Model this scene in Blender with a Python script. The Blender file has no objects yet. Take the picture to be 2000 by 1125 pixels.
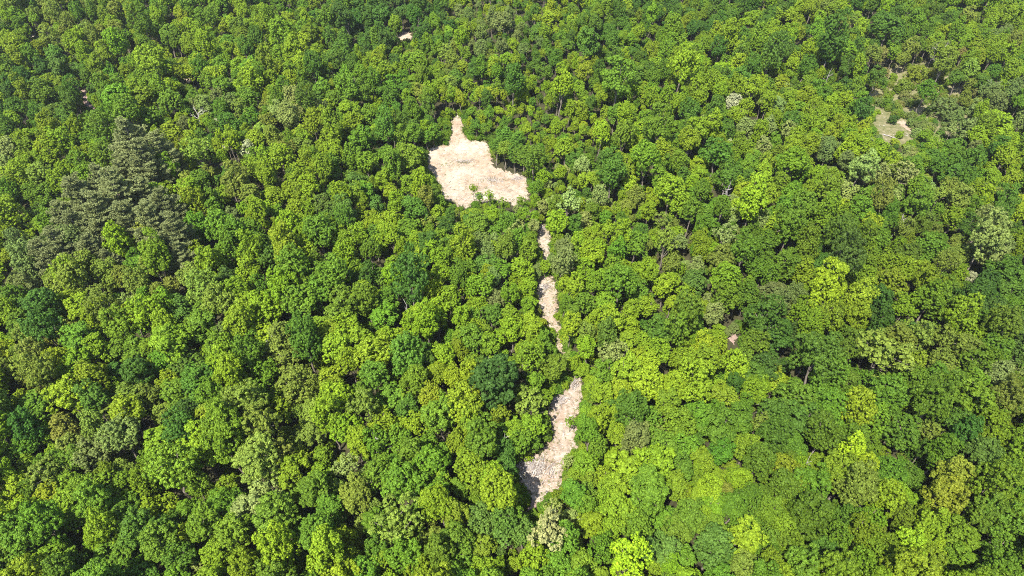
import bpy, math, random
import numpy as np
from mathutils import Vector, Matrix
R_ = math.radians
sc = bpy.context.scene
# ------------------------------------------------------------------ camera, sky, sun, exposure
FPX = 1351.0                      # focal length in pixels of the 2000 px wide photograph
CAMZ, PITCH = 150.0, 44.0
cam = bpy.data.cameras.new('camera'); camo = bpy.data.objects.new('camera', cam)
sc.collection.objects.link(camo); sc.camera = camo
cam.sensor_width = 36; cam.lens = 36 * FPX / 2000; cam.clip_start = 1; cam.clip_end = 6000
camo.location = (0, 0, CAMZ); camo.rotation_euler = (R_(90 - PITCH), 0, 0)
SUN_EL, SUN_AZ = 58.0, -149.0      # azimuth from +Y (away from the camera), clockwise; negative = from the left
w = bpy.data.worlds.new('World'); sc.world = w; w.use_nodes = True
nt = w.node_tree; bg = nt.nodes['Background']
sky = nt.nodes.new('ShaderNodeTexSky'); sky.sky_type = 'NISHITA'; sky.sun_disc = False
sky.sun_elevation = R_(SUN_EL); sky.sun_rotation = R_(SUN_AZ % 360)
nt.links.new(sky.outputs[0], bg.inputs[0]); bg.inputs[1].default_value = 0.12
sun = bpy.data.lights.new('sun', 'SUN'); sun.energy = 5.0; sun.angle = R_(0.53); sun.color = (1, .965, .90)
suno = bpy.data.objects.new('sun', sun); sc.collection.objects.link(suno)
tosun = Vector((math.sin(R_(SUN_AZ)) * math.cos(R_(SUN_EL)), math.cos(R_(SUN_AZ)) * math.cos(R_(SUN_EL)), math.sin(R_(SUN_EL))))
suno.rotation_euler = tosun.to_track_quat('Z', 'Y').to_euler(); suno.location = tosun * 400
sc.view_settings.view_transform = 'Standard'; sc.view_settings.look = 'None'
sc.view_settings.gamma = 1; sc.view_settings.exposure = 1.6
sc.render.engine = 'CYCLES'
sc.cycles.filter_width = 1.0; sc.cycles.use_denoising = False; sc.cycles.max_bounces = 5; sc.cycles.diffuse_bounces = 3; sc.cycles.transmission_bounces = 3; sc.cycles.glossy_bounces = 2
sc.cycles.caustics_reflective = False; sc.cycles.caustics_refractive = False
rng = np.random.default_rng(11); rnd = random.Random(5)

# ------------------------------------------------------------------ terrain and the pixel <-> place maps
def terr(x, y):
    x = np.asarray(x, float); y = np.asarray(y, float)
    z = 6 * np.exp(-((x - 8) / 55) ** 2) - 4
    z = z + 2.2 * np.sin(x / 31 + y / 47) + 1.6 * np.sin(y / 23 - x / 60 + 1)
    z = z + 5 * np.exp(-(((x + 105) / 40) ** 2 + ((y - 190) / 40) ** 2))
    z = z - 5 * np.exp(-(((x - 75) / 30) ** 2 + ((y - 100) / 45) ** 2))
    z = z + 0.25 * np.sin(x / 3.1) * np.sin(y / 3.7)
    return z
cp, sp = math.cos(R_(PITCH)), math.sin(R_(PITCH))
def ray(px, py):
    u = (px - 1000) / FPX; v = (562.5 - py) / FPX
    return u, cp + v * sp, -sp + v * cp          # direction with unit depth along the axis
def proj(x, y, z):
    dz = z - CAMZ; d = y * cp - dz * sp; v = y * sp + dz * cp
    return 1000 + FPX * x / d, 562.5 - FPX * v / d, d
def at(px, py, h=0.0):
    dx, dy, dz = ray(px, py); t = (h - CAMZ) / dz
    for _ in range(12):
        t = 0.4 * t + 0.6 * (float(terr(dx * t, dy * t)) + h - CAMZ) / dz
    return dx * t, dy * t, t

# ------------------------------------------------------------------ materials
def newmat(name):
    m = bpy.data.materials.new(name); m.use_nodes = True
    n = m.node_tree.nodes; n.clear(); return m, n, m.node_tree.links
def leaf_mat(name, inst, rough=.55, trans=.24):
    m, n, l = newmat(name)
    out = n.new('ShaderNodeOutputMaterial')
    if inst:
        a = n.new('ShaderNodeAttribute'); a.attribute_type = 'INSTANCER'; a.attribute_name = 'tint'; col = a.outputs['Color']
    else:
        a = n.new('ShaderNodeObjectInfo'); col = a.outputs['Color']
    v = n.new('ShaderNodeAttribute'); v.attribute_name = 'leafvar'      # 0..1 per leaf cluster
    mr = n.new('ShaderNodeMapRange'); mr.inputs[3].default_value = .62; mr.inputs[4].default_value = 1.38
    l.new(v.outputs['Fac'], mr.inputs[0])
    sep = n.new('ShaderNodeVectorMath'); sep.operation = 'SCALE'
    l.new(col, sep.inputs[0]); l.new(mr.outputs[0], sep.inputs['Scale'])
    hs = n.new('ShaderNodeHueSaturation'); mh = n.new('ShaderNodeMapRange')
    mh.inputs[3].default_value = .507; mh.inputs[4].default_value = .492
    l.new(v.outputs['Fac'], mh.inputs[0]); l.new(mh.outputs[0], hs.inputs['Hue']); l.new(sep.outputs[0], hs.inputs['Color'])
    p = n.new('ShaderNodeBsdfPrincipled'); p.inputs['Roughness'].default_value = rough
    p.inputs['Specular IOR Level'].default_value = .10
    l.new(hs.outputs[0], p.inputs['Base Color'])
    t = n.new('ShaderNodeBsdfTranslucent'); tc = n.new('ShaderNodeMix'); tc.data_type = 'RGBA'; tc.blend_type = 'MULTIPLY'
    tc.inputs[0].default_value = 1; tc.inputs[7].default_value = (1.25, 1.15, .35, 1)
    l.new(hs.outputs[0], tc.inputs[6]); l.new(tc.outputs[2], t.inputs['Color'])
    mx = n.new('ShaderNodeMixShader'); mx.inputs[0].default_value = trans
    l.new(p.outputs[0], mx.inputs[1]); l.new(t.outputs[0], mx.inputs[2]); l.new(mx.outputs[0], out.inputs[0])
    return m
def noise_mat(name, stops, scale, rough=.95, bump=.0, detail=8, extra=None, bscale=None):
    m, n, l = newmat(name)
    out = n.new('ShaderNodeOutputMaterial'); p = n.new('ShaderNodeBsdfPrincipled')
    p.inputs['Roughness'].default_value = rough; p.inputs['Specular IOR Level'].default_value = .15
    tc = n.new('ShaderNodeTexCoord'); nz = n.new('ShaderNodeTexNoise')
    nz.inputs['Scale'].default_value = scale; nz.inputs['Detail'].default_value = detail; nz.inputs['Roughness'].default_value = .68
    l.new(tc.outputs['Object'], nz.inputs['Vector'])
    r = n.new('ShaderNodeValToRGB'); el = r.color_ramp.elements
    el[0].position, el[0].color = stops[0][0], (*stops[0][1], 1); el[1].position, el[1].color = stops[-1][0], (*stops[-1][1], 1)
    for s, c in stops[1:-1]:
        e = el.new(s); e.color = (*c, 1)
    l.new(nz.outputs['Fac'], r.inputs[0]); col = r.outputs[0]
    if extra:
        sc2, lo, hi = extra
        n2 = n.new('ShaderNodeTexNoise'); n2.inputs['Scale'].default_value = sc2; n2.inputs['Detail'].default_value = 4
        l.new(tc.outputs['Object'], n2.inputs['Vector'])
        r2 = n.new('ShaderNodeValToRGB'); r2.color_ramp.elements[0].position = .35; r2.color_ramp.elements[1].position = .65
        r2.color_ramp.elements[0].color = (*lo, 1); r2.color_ramp.elements[1].color = (*hi, 1)
        l.new(n2.outputs['Fac'], r2.inputs[0])
        mm = n.new('ShaderNodeMix'); mm.data_type = 'RGBA'; mm.blend_type = 'MULTIPLY'; mm.inputs[0].default_value = 1
        l.new(col, mm.inputs[6]); l.new(r2.outputs[0], mm.inputs[7]); col = mm.outputs[2]
    l.new(col, p.inputs['Base Color'])
    if bump:
        n3 = n.new('ShaderNodeTexNoise'); n3.inputs['Scale'].default_value = bscale or scale * 3; n3.inputs['Detail'].default_value = 6
        l.new(tc.outputs['Object'], n3.inputs['Vector'])
        b = n.new('ShaderNodeBump'); b.inputs['Strength'].default_value = .8; b.inputs['Distance'].default_value = bump
        l.new(n3.outputs['Fac'], b.inputs['Height']); l.new(b.outputs[0], p.inputs['Normal'])
    l.new(p.outputs[0], out.inputs[0]); return m
LEAF = leaf_mat('leaves', False); LEAFI = leaf_mat('leaves_forest', True)
NEED = leaf_mat('needles', False, .6, .12)
BARK = noise_mat('bark', [(.3, (.075, .06, .045)), (.7, (.22, .19, .15))], 6, bump=.03)
PALE = noise_mat('weathered_wood', [(.3, (.28, .25, .22)), (.7, (.55, .50, .44))], 5, bump=.02)
GREY = noise_mat('grey_twigs', [(.3, (.20, .17, .17)), (.7, (.36, .33, .31))], 3)
LITTER = noise_mat('shade_dark_litter', [(.3, (.02, .018, .009)), (.55, (.035, .034, .014)), (.75, (.06, .048, .025))], .9, bump=.15)  # forest floor litter, colour deepened to stand in for shade at the clearing's notch
MULCH = noise_mat('wood_mulch', [(.28, (.155, .115, .08)), (.40, (.225, .18, .13)), (.50, (.285, .24, .18)), (.75, (.33, .285, .225))], .55, bump=.12, detail=12,
                  extra=(.11, (.78, .69, .62), (1, 1, 1)), bscale=2.4)
MULCH2 = noise_mat('coarse_mulch', [(.28, (.13, .095, .068)), (.42, (.215, .17, .125)), (.52, (.285, .24, .185)), (.75, (.335, .29, .235))], .7, bump=.12, detail=12, extra=(.16, (.76, .67, .62), (1, 1, 1)), bscale=2.4)
GRASSY = noise_mat('dry_grass', [(.3, (.075, .08, .03)), (.5, (.125, .115, .055)), (.7, (.20, .165, .10))], .5, bump=.1, extra=(.12, (.85, .9, .8), (1, 1, 1)))
ROCKY = noise_mat('bare_rock', [(.3, (.12, .08, .06)), (.7, (.25, .18, .15))], .8, bump=.1)

# ------------------------------------------------------------------ mesh building (numpy)
class MB:
    def __init__(s): s.v = []; s.f = []; s.m = []; s.a = []; s.n = 0
    def add(s, v, f, var=.5, mat=0):
        v = np.asarray(v, float); f = np.asarray(f, int)
        s.v.append(v); s.f.append(f + s.n); s.n += len(v)
        s.m.append(np.full(len(f), mat)); s.a.append(np.broadcast_to(np.asarray(var, float), (len(f),)))
        return s
    def mesh(s, name, mats):
        me = bpy.data.meshes.new(name)
        v = np.concatenate(s.v); f = np.concatenate(s.f)
        me.vertices.add(len(v)); me.vertices.foreach_set('co', v.astype(np.float32).ravel())
        me.loops.add(f.size); me.loops.foreach_set('vertex_index', f.astype(np.int32).ravel())
        me.polygons.add(len(f)); me.polygons.foreach_set('loop_start', (np.arange(len(f)) * 4).astype(np.int32))
        me.polygons.foreach_set('material_index', np.concatenate(s.m).astype(np.int32))
        at_ = me.attributes.new('leafvar', 'FLOAT', 'FACE'); at_.data.foreach_set('value', np.concatenate(s.a).astype(np.float32))
        for m in mats: me.materials.append(m)
        me.update(calc_edges=True); return me
def unit(a): return a / np.maximum(np.linalg.norm(a, axis=-1, keepdims=True), 1e-9)
def leaves(mb, pos, nrm, size, var, g, aspect=.72, axis=None, mat=0):
    n = len(pos); nrm = unit(nrm)
    h = g.normal(size=(n, 3)) if axis is None else axis
    a = unit(np.cross(nrm, h)) if axis is None else unit(h - nrm * (h * nrm).sum(1, keepdims=True))
    b = np.cross(nrm, a); s = np.asarray(size).reshape(-1, 1) * np.ones((n, 1))
    A = a * s; B = b * s * aspect
    v = np.stack([pos - A, pos - B * .9, pos + A, pos + B * .9], 1).reshape(-1, 3)   # a kite shaped leaf spray
    mb.add(v, np.arange(4 * n).reshape(-1, 4), var, mat)
def tube(mb, pts, rad, seg=6, mat=0, var=.5):
    pts = np.asarray(pts, float); k = len(pts); d = unit(np.gradient(pts, axis=0))
    ref = np.where(np.abs(d[:, 2:3]) > .9, [[1., 0, 0]], [[0, 0, 1.]])
    a = unit(np.cross(d, ref)); b = np.cross(d, a); th = np.linspace(0, 2 * math.pi, seg, endpoint=False)
    v = pts[:, None] + (a[:, None] * np.cos(th)[None, :, None] + b[:, None] * np.sin(th)[None, :, None]) * np.asarray(rad)[:, None, None]
    f = [(i * seg + j, i * seg + (j + 1) % seg, (i + 1) * seg + (j + 1) % seg, (i + 1) * seg + j) for i in range(k - 1) for j in range(seg)]
    tip = k * seg; vv = np.concatenate([v.reshape(-1, 3), pts[-1:]])
    f += [((k - 1) * seg + j, (k - 1) * seg + (j + 1) % seg, tip, tip) for j in range(0)]
    mb.add(vv, f, var, mat)
def limb(p0, p1, sag, k, g):
    t = np.linspace(0, 1, k)[:, None]; p = np.array(p0) * (1 - t) + np.array(p1) * t
    p[:, 2] += sag * np.sin(t[:, 0] * math.pi); p[1:-1] += g.normal(scale=.03 * np.linalg.norm(np.array(p1) - p0), size=(k - 2, 3)) * .6
    return p

def crown_data(seed, hz=1.0, nl=22, low=-.35, lr=(.27, .40), lump=.62, open_=0.0, base=2.8, leaf=.039, lean=.12, nclump=24, nleaf=27):
    """Unit crown (radius about 1, centre at height base): lobes -> leaf clumps -> leaf sprays."""
    g = np.random.default_rng(seed); mb = MB(); lobes = []
    skew = g.normal(scale=lean, size=2); gold = math.pi * (3 - math.sqrt(5)); ph = g.uniform(0, 6)
    for i in range(nl):
        z = 1 - (i + .5) / nl * (1 - low); r = math.sqrt(max(0, 1 - z * z)); th = i * gold + ph
        d = np.array([r * math.cos(th), r * math.sin(th), z]) + g.normal(scale=.24, size=3)
        d /= np.linalg.norm(d)
        amp = lump * g.uniform(.62, 1.36)
        c = d * amp * np.array([1, 1, hz]); c[:2] += skew * (c[2] + .3)
        lobes.append((c, d, g.uniform(*lr)))
    for c, d, R in lobes:
        if g.random() < open_: continue
        lv = g.uniform(-.12, .12)
        dd = unit(g.normal(size=(nclump * 2, 3)) + d * .9 + np.array([0, 0, .35]))[:nclump]
        for q in dd:
            cc = c + q * R * g.uniform(.72, 1.25); cr = g.uniform(.06, .112); k = int(nleaf * g.uniform(.7, 1.3))
            o = unit(g.normal(size=(k, 3)) + q * .55 + np.array([0, 0, .45]))
            pos = cc + o * cr * g.uniform(.6, 1.1, size=(k, 1)) * np.array([1.1, 1.1, .8])
            nr = o * 1.2 + q * .15 + g.normal(scale=.36, size=(k, 3)) + np.array([0, 0, .12])
            cv = .5 + lv + g.uniform(-.28, .28)
            leaves(mb, pos, nr, leaf * g.uniform(.7, 1.35, size=k), np.clip(cv + g.normal(scale=.2, size=k), 0, 1), g)
    k = 420                                                       # inner leaves
    o = unit(g.normal(size=(k, 3))); pos = o * g.uniform(.1, .55, size=(k, 1)) * np.array([1, 1, hz * .8])
    leaves(mb, pos, o + g.normal(scale=.6, size=(k, 3)), .09, np.clip(.45 + g.normal(scale=.15, size=k), 0, 1), g)
    for v in mb.v: v[:, 2] += base
    return mb, lobes
def trunk_data(lobes, seed, hz, base, mat=0, r0=.085):
    g = np.random.default_rng(seed + 900); mb = MB()
    top = np.array([0, 0, base + .25 * hz]); p = limb((0, 0, -.15), top, 0, 7, g)
    p[0, :2] = 0; tube(mb, p, np.linspace(r0, r0 * .3, 7), 7, mat)
    for i in g.choice(len(lobes), min(8, len(lobes)), replace=False):
        c = lobes[i][0] + np.array([0, 0, base]); s = p[3 + int(g.integers(0, 3))]
        q = limb(s, s + (c - s) * 1.05, .06, 5, g); tube(mb, q, np.linspace(r0 * .42, r0 * .08, 5), 5, mat)
    return mb
# kinds of crown: name -> parameters
STY = [dict(hz=1.2, nl=26, low=-.6), dict(hz=1.4, nl=30, low=-.65), dict(hz=1.05, nl=24, lr=(.28, .42), low=-.5), dict(hz=1.65, nl=34, low=-.7), dict(hz=1.25, nl=22, lr=(.28, .46), lump=.7, low=-.6),
       dict(hz=1.45, nl=36, lr=(.2, .34), low=-.6), dict(hz=1.1, nl=30, lump=.72, lr=(.24, .38), low=-.6), dict(hz=1.8, nl=36, low=-.7, lr=(.24, .36)), dict(hz=1.3, nl=28, open_=.1, lump=.74, low=-.6, lr=(.22, .38)),
       dict(hz=.95, nl=24, lr=(.26, .42), lump=.74, open_=.06, low=-.5)]
OPEN = [dict(hz=1.15, nl=26, lr=(.2, .3), lump=.74, nclump=9, nleaf=20, leaf=.05), dict(hz=1.3, nl=30, lr=(.18, .28), lump=.76, nclump=8, nleaf=18, leaf=.048)]
BUSH = [dict(hz=1.0, nl=22, low=-.75, base=.8), dict(hz=1.25, nl=26, low=-.8, base=1.05), dict(hz=.85, nl=18, low=-.7, base=.65, lump=.68)]
protos = []   # (crown mesh, trunk mesh, joined mesh for the forest, base, hz)
STY = STY + [dict(q) for q in STY]
for i, s in enumerate(STY + OPEN + BUSH):
    b = s.get('base', 2.8); mb, lobes = crown_data(40 + i, **s)
    tb = trunk_data(lobes, 40 + i, s['hz'], b, 0, .085 if b > 2 else .05)
    cm = mb.mesh('crown', [LEAF]); tm = tb.mesh('trunk', [BARK])
    jb = MB()
    for v, f, a, off in zip(mb.v, mb.f, mb.a, np.cumsum([0] + [len(v) for v in mb.v])): jb.add(v, f - off, a, 0)
    for v, f, a, off in zip(tb.v, tb.f, tb.a, np.cumsum([0] + [len(v) for v in tb.v])): jb.add(v, f - off, a, 1)
    protos.append((cm, tm, jb.mesh('forest_tree', [LEAFI, BARK]), b, s['hz']))
NCAN = len(STY); IOPEN = [NCAN, NCAN + 1]; IBUSH = [NCAN + 2, NCAN + 3, NCAN + 4]

# ------------------------------------------------------------------ leaf colours (linear, real-world values)
TINT = dict(Y=(.200, .285, .012), y=(.150, .220, .010), l=(.124, .192, .009), v=(.098, .166, .010), m=(.074, .142, .011), e=(.053, .113, .012),
            d=(.038, .090, .013), k=(.027, .066, .011), b=(.068, .130, .020), g=(.100, .138, .036), o=(.120, .160, .022), p=(.155, .205, .050), q=(.205, .245, .080), n=(.150, .142, .038),
            P=(.30, .325, .17), r=(.138, .174, .015))
_mean = np.array((.098, .165, .014))
for _k in TINT: TINT[_k] = tuple(_mean + (np.array(TINT[_k]) - _mean) * (.95 if _k in 'YPqpk' else .86))
CNAME = dict(Y='golden lime', y='yellow green', l='light green', v='fresh green', m='mid green', e='deep green', d='dark green', k='blackish green', b='bluish green',
             g='greyish green', o='olive', p='pale green', q='creamy green', n='brownish olive', P='creamy white', r='rusty olive')
# crowns read off the photograph, tile by tile: (x, y, radius, colour) in tile units of 0.35 px
TILES = {
(0, 731): "370,110,110,y 190,180,100,m 150,290,80,d 50,220,60,y 520,140,90,e 260,330,70,l 640,220,70,o 860,90,60,o 760,90,45,o 1000,110,100,m 900,220,70,o 1050,230,85,d 500,320,75,o 680,340,115,g 1210,250,110,l 1160,350,80,l 1290,330,70,v 900,370,110,l 960,500,140,v 1470,280,110,o 1560,400,80,o 1450,420,90,o 1880,130,115,l 1720,300,70,o 1640,70,100,o 1400,130,90,m 270,560,95,o 120,420,80,m 60,430,60,l 90,640,90,y 270,660,80,y 60,760,80,y 430,470,80,m 580,540,65,v 700,520,80,o 520,720,110,m 700,760,120,m 820,760,80,y 800,620,75,l 1090,620,80,v 1050,740,70,m 960,840,60,e 1170,765,60,p 1290,640,80,l 1490,650,90,p 1620,540,105,l 1700,480,60,l 1930,520,80,p 1700,660,75,m 1540,790,135,m 1780,860,70,m 1850,760,90,m 1960,760,60,o 1540,970,120,y 1300,880,125,v 900,950,110,m 1000,1010,100,e 640,1030,115,m 770,1060,80,m 1120,1080,60,p 1350,1060,80,l 1700,900,80,m 1820,1000,120,y 1950,1040,80,y 330,1000,95,v 120,900,120,m 250,830,115,m 80,1020,100,m 170,1090,70,l 440,1060,65,m 560,880,100,l 400,600,80,v 20,560,70,l 180,660,60,m 400,800,70,v 1200,1010,70,l",
(650, 731): "50,40,90,v 230,15,95,m 450,40,90,v 70,140,110,m 180,170,100,o 330,130,90,m 420,190,70,e 900,40,145,k 560,130,80,l 740,160,110,y 600,230,110,m 480,290,70,l 760,290,80,v 900,230,80,l 1110,170,90,o 1090,290,90,l 1000,300,70,v 830,370,110,m 700,370,70,l 1050,390,70,m 960,440,70,d 80,310,100,l 130,390,80,l 360,380,80,m 330,470,110,m 80,520,100,p 110,590,80,o 560,480,110,m 520,380,60,m 250,560,90,m 400,600,120,m 780,520,110,l 890,560,80,l 600,610,80,v 130,670,100,o 220,620,60,y 90,790,90,o 350,830,150,o 600,730,110,l 700,790,80,v 480,770,70,m 930,660,110,l 950,790,80,b 960,870,80,b 1030,700,45,l 1040,820,60,m 1020,880,50,y 1190,860,125,q 1120,900,80,q 1270,880,80,q 1240,770,60,p 1350,690,85,m 1420,740,80,m 1350,560,50,v 1290,930,90,m 1420,840,80,l 1430,330,75,m 1435,240,55,v 1480,410,60,m 1540,240,80,l 1500,120,80,l 1620,90,70,y 1640,180,60,y 1590,340,70,l 1690,370,90,g 1790,330,60,o 1760,250,80,m 1870,180,90,v 1900,70,90,y 1950,260,60,m 1570,460,60,y 1660,560,130,l 1800,520,130,l 1900,620,90,v 1750,680,130,m 1850,700,100,l 1560,650,90,l 1500,560,60,y 1600,780,100,l 1700,860,90,m 1850,800,100,m 1930,870,90,m 1940,400,90,m 1640,1030,110,Y 1480,960,70,m 1400,1060,90,v 1250,1060,100,m 1120,1010,85,l 1850,980,90,b 1950,1010,80,m 1800,1090,60,l 700,930,110,m 600,1000,90,m 820,960,80,v 560,920,80,o 850,1080,80,l 700,1060,90,m 400,1000,110,m 250,950,80,m 340,1080,100,m 60,920,80,y 100,1020,100,y 500,1090,80,l 30,1090,80,l",
(1300, 731): "60,100,80,y 140,60,70,y 260,60,80,l 400,50,60,d 500,90,90,l 620,40,60,y 700,120,120,m 850,130,110,m 620,220,100,e 760,260,120,e 940,200,110,m 880,330,110,m 1030,330,90,m 1080,190,100,y 1180,260,90,v 1150,50,90,m 1250,110,120,m 1500,130,120,m 1380,60,100,m 1550,60,80,m 1750,180,130,v 1900,130,100,o 1950,60,80,o 1460,270,95,o 1330,330,110,m 1490,360,90,o 1380,420,110,m 1680,370,80,d 1770,430,110,b 1930,340,70,l 1960,420,60,m 1050,440,80,Y 950,490,62,Y 1110,530,82,Y 1020,530,65,Y 980,600,100,v 840,500,80,l 800,570,60,l 1110,680,90,o 1230,680,95,l 1220,760,80,l 1250,560,100,m 1350,560,90,m 1340,640,80,d 1600,560,100,r 1560,700,110,r 1680,620,60,r 1640,740,70,r 1440,700,60,m 1820,600,110,v 1840,690,100,v 1940,560,80,m 1780,780,100,m 1900,840,120,m 1950,740,70,v 1410,790,80,l 1470,860,90,y 1340,850,80,v 1640,890,120,v 1720,960,110,l 1640,1020,100,v 1850,1000,100,m 1960,1010,70,m 1900,1090,80,m 1080,900,90,l 1130,990,90,l 1080,1070,90,v 1240,960,80,l 1260,1060,80,l 1380,950,100,y 1440,1040,110,l 1490,960,70,y 1560,1100,70,l 980,1090,60,l 1190,870,60,r 1000,800,90,m 950,880,60,m 880,1000,90,e 700,960,95,v 760,1060,100,m 640,860,90,l 600,780,80,v 560,940,80,m 720,830,110,m 780,760,80,m 650,640,100,m 620,560,90,m 520,480,100,m 660,480,60,m 400,560,70,l 420,620,60,o 250,620,80,y 180,680,70,y 330,640,50,o 120,380,100,m 200,460,80,l 300,300,110,m 170,240,90,m 400,260,90,m 510,270,70,o 300,430,80,m 90,520,80,m 200,540,70,l 40,420,60,l 60,620,60,m 250,740,80,v 380,740,90,m 130,800,90,m 250,860,90,m 100,960,120,b 260,960,110,b 160,1060,100,m 330,1040,90,m 420,880,80,m 430,1060,90,o 560,1060,80,l 30,880,60,m 500,760,70,m 20,1060,60,l",
(0, 366): "40,150,90,l 60,40,70,m 260,40,80,m 30,380,60,l 130,390,90,g 200,460,80,g 80,500,40,p 370,480,60,o 70,600,80,m 230,660,110,d 340,640,60,m 60,700,80,l 160,820,70,o 190,920,80,o 180,1030,80,o 470,680,100,y 560,620,90,o 600,560,80,o 380,790,80,o 450,870,110,m 660,780,90,v 780,540,80,o 700,640,50,p 860,430,90,o 950,560,80,o 1000,440,60,m 1080,380,70,l 1000,700,80,b 800,640,60,m 920,760,80,l 980,850,130,v 1120,620,60,o 1160,700,80,m 1270,520,80,d 1380,400,70,y 1450,330,70,m 1390,480,80,l 1450,540,70,m 1600,330,100,y 1640,450,110,m 1580,590,60,Y 1250,640,80,l 1460,680,110,y 1500,760,100,l 1320,800,60,g 1240,900,90,v 1230,1000,80,y 1380,930,90,m 1680,640,120,m 1740,700,80,m 1790,250,110,m 1880,220,80,e 1480,140,80,l 1560,60,80,l 1900,60,70,b 1950,300,80,l 1860,480,110,m 1970,520,60,d 1210,200,32,o 1310,160,50,g 1080,190,60,m 1100,80,80,l 1200,130,60,m 1700,840,100,m 1600,960,110,o 1550,1040,90,o 1950,780,80,l 1880,900,100,l 1960,960,80,l 1850,1080,80,y 680,900,90,m 640,980,110,d 780,900,80,m 760,1020,90,d 560,900,80,l 420,1000,90,l 300,960,80,y 40,900,60,y 520,1060,90,l 1060,1000,100,e 930,980,80,m 950,1080,70,l 360,1090,60,y 1650,120,70,l 1280,230,60,m 1180,440,70,l",
(650, 366): "70,300,100,v 130,410,60,o 100,470,100,e 260,260,80,m 290,160,32,y 350,90,60,l 470,130,80,e 540,190,60,o 430,230,80,m 470,310,70,l 560,320,90,d 640,230,70,d 800,190,90,m 740,310,80,l 700,380,70,m 870,370,50,g 970,330,70,m 1030,250,60,p 1085,330,75,v 1060,450,80,l 870,460,50,b 930,240,60,m 1270,400,85,g 1290,330,70,m 1440,380,90,l 1260,190,75,l 1330,160,90,m 1310,80,80,p 1620,260,70,l 1690,320,80,m 1850,310,80,o 1850,200,70,o 1600,520,100,m 1750,470,80,l 1850,550,70,y 1480,520,80,v 1340,550,70,l 1390,640,80,m 1520,640,80,v 1700,600,70,m 1830,610,60,p 1560,740,80,l 430,500,120,d 300,500,80,m 600,470,80,l 700,500,70,m 760,560,70,y 560,560,70,y 580,680,70,y 940,590,50,g 880,700,60,e 1080,560,70,l 660,620,70,l 800,650,60,l 720,720,60,l 520,740,80,l 290,720,90,m 150,800,130,l 60,680,100,m 200,610,80,m 40,600,60,y 780,840,80,m 900,850,60,l 1000,800,70,l 1100,790,75,l 1170,830,60,m 700,880,60,v 230,940,110,l 80,960,100,m 420,950,110,e 620,930,80,l 430,1060,100,m 600,1040,80,l 40,1080,60,y 1080,940,80,v 1230,1000,80,m 1400,820,60,o 1420,900,60,l 1340,720,50,m 1520,1020,70,m 1560,920,80,p 1640,860,60,y 1680,950,70,y 1830,820,80,e 1950,880,50,l 1900,1080,50,g 1760,1000,70,y 1930,960,60,l 1400,1000,60,l 1100,640,60,l 1000,600,60,v",
(1300, 366): "70,100,80,l 200,150,70,m 150,180,70,b 480,80,90,y 500,170,110,l 40,230,60,o 330,260,80,p 190,290,60,l 440,360,90,m 640,150,60,m 300,400,90,o 330,500,100,l 180,530,80,b 130,450,26,p 350,620,90,v 450,600,90,m 600,600,100,g 660,430,100,m 800,280,90,m 900,130,80,v 990,270,100,e 1000,400,120,d 860,450,80,e 1110,140,80,m 1130,220,60,y 1180,300,80,m 1120,420,70,v 1250,430,80,l 1320,480,70,l 1130,520,80,l 900,560,120,y 760,700,80,l 1070,600,90,y 1000,680,80,l 900,720,80,y 1080,720,70,l 1200,620,80,d 1210,700,70,d 1330,680,70,l 1480,620,110,v 1560,560,80,m 1450,330,100,m 1560,440,70,o 1800,280,110,p 1830,380,80,p 1640,380,70,o 1700,500,34,P 1890,480,120,e 1750,580,90,d 1920,600,90,e 1820,680,80,d 1900,760,100,m 1960,330,60,l 1850,70,70,y 1870,150,70,e 1650,60,80,o 1530,40,60,o 1230,60,80,o 1420,100,80,m 1300,230,50,o 1450,200,60,o 540,740,110,e 620,820,110,d 500,860,80,m 850,930,130,e 560,1000,90,d 440,1060,70,d 900,1040,100,m 1060,900,80,m 1200,920,160,o 1150,1030,110,m 1420,830,100,o 1560,850,90,o 1560,950,110,y 1390,990,80,l 1500,1080,110,m 1720,830,80,l 1740,990,100,v 1850,900,100,m 1960,900,70,b 1930,1030,70,p 1660,1100,60,l 110,700,90,m 200,680,60,l 50,790,80,m 270,720,60,p 290,820,50,l 100,930,90,y 220,960,100,l 280,900,60,y 180,1060,80,l 50,1060,50,g 300,1060,80,y 30,640,50,y",
(0, 0): "100,100,60,v 290,200,60,o 80,260,70,l 180,290,60,m 330,380,60,b 40,470,50,d 120,420,50,d 250,520,80,m 420,440,60,o 640,560,100,m 230,590,60,e 800,560,90,v 850,340,100,l 1000,400,50,y 1100,340,60,l 1400,440,70,y 950,740,80,y 370,680,80,e 340,800,80,l 560,700,100,m 100,790,70,l 720,620,90,m 960,560,80,m 1130,600,60,g 1390,560,80,m 1240,480,60,m 1060,150,50,y 940,200,70,m 800,130,70,m 650,240,70,l 490,180,50,o 1560,180,80,v 1180,70,60,m 1660,240,60,y 1800,100,60,m 1900,300,80,e 1940,500,80,m 1650,650,60,p 1440,740,60,o 1530,760,60,o 1280,700,80,e 1270,820,40,P 1100,850,100,o 30,930,50,p 100,1000,80,l 220,990,90,o 380,960,70,l 560,880,90,m 1300,1020,90,o 1560,880,80,l 400,250,60,l 60,380,50,l 1750,680,70,l 1850,850,70,l 1950,880,60,m 1700,1000,80,l",
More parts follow.
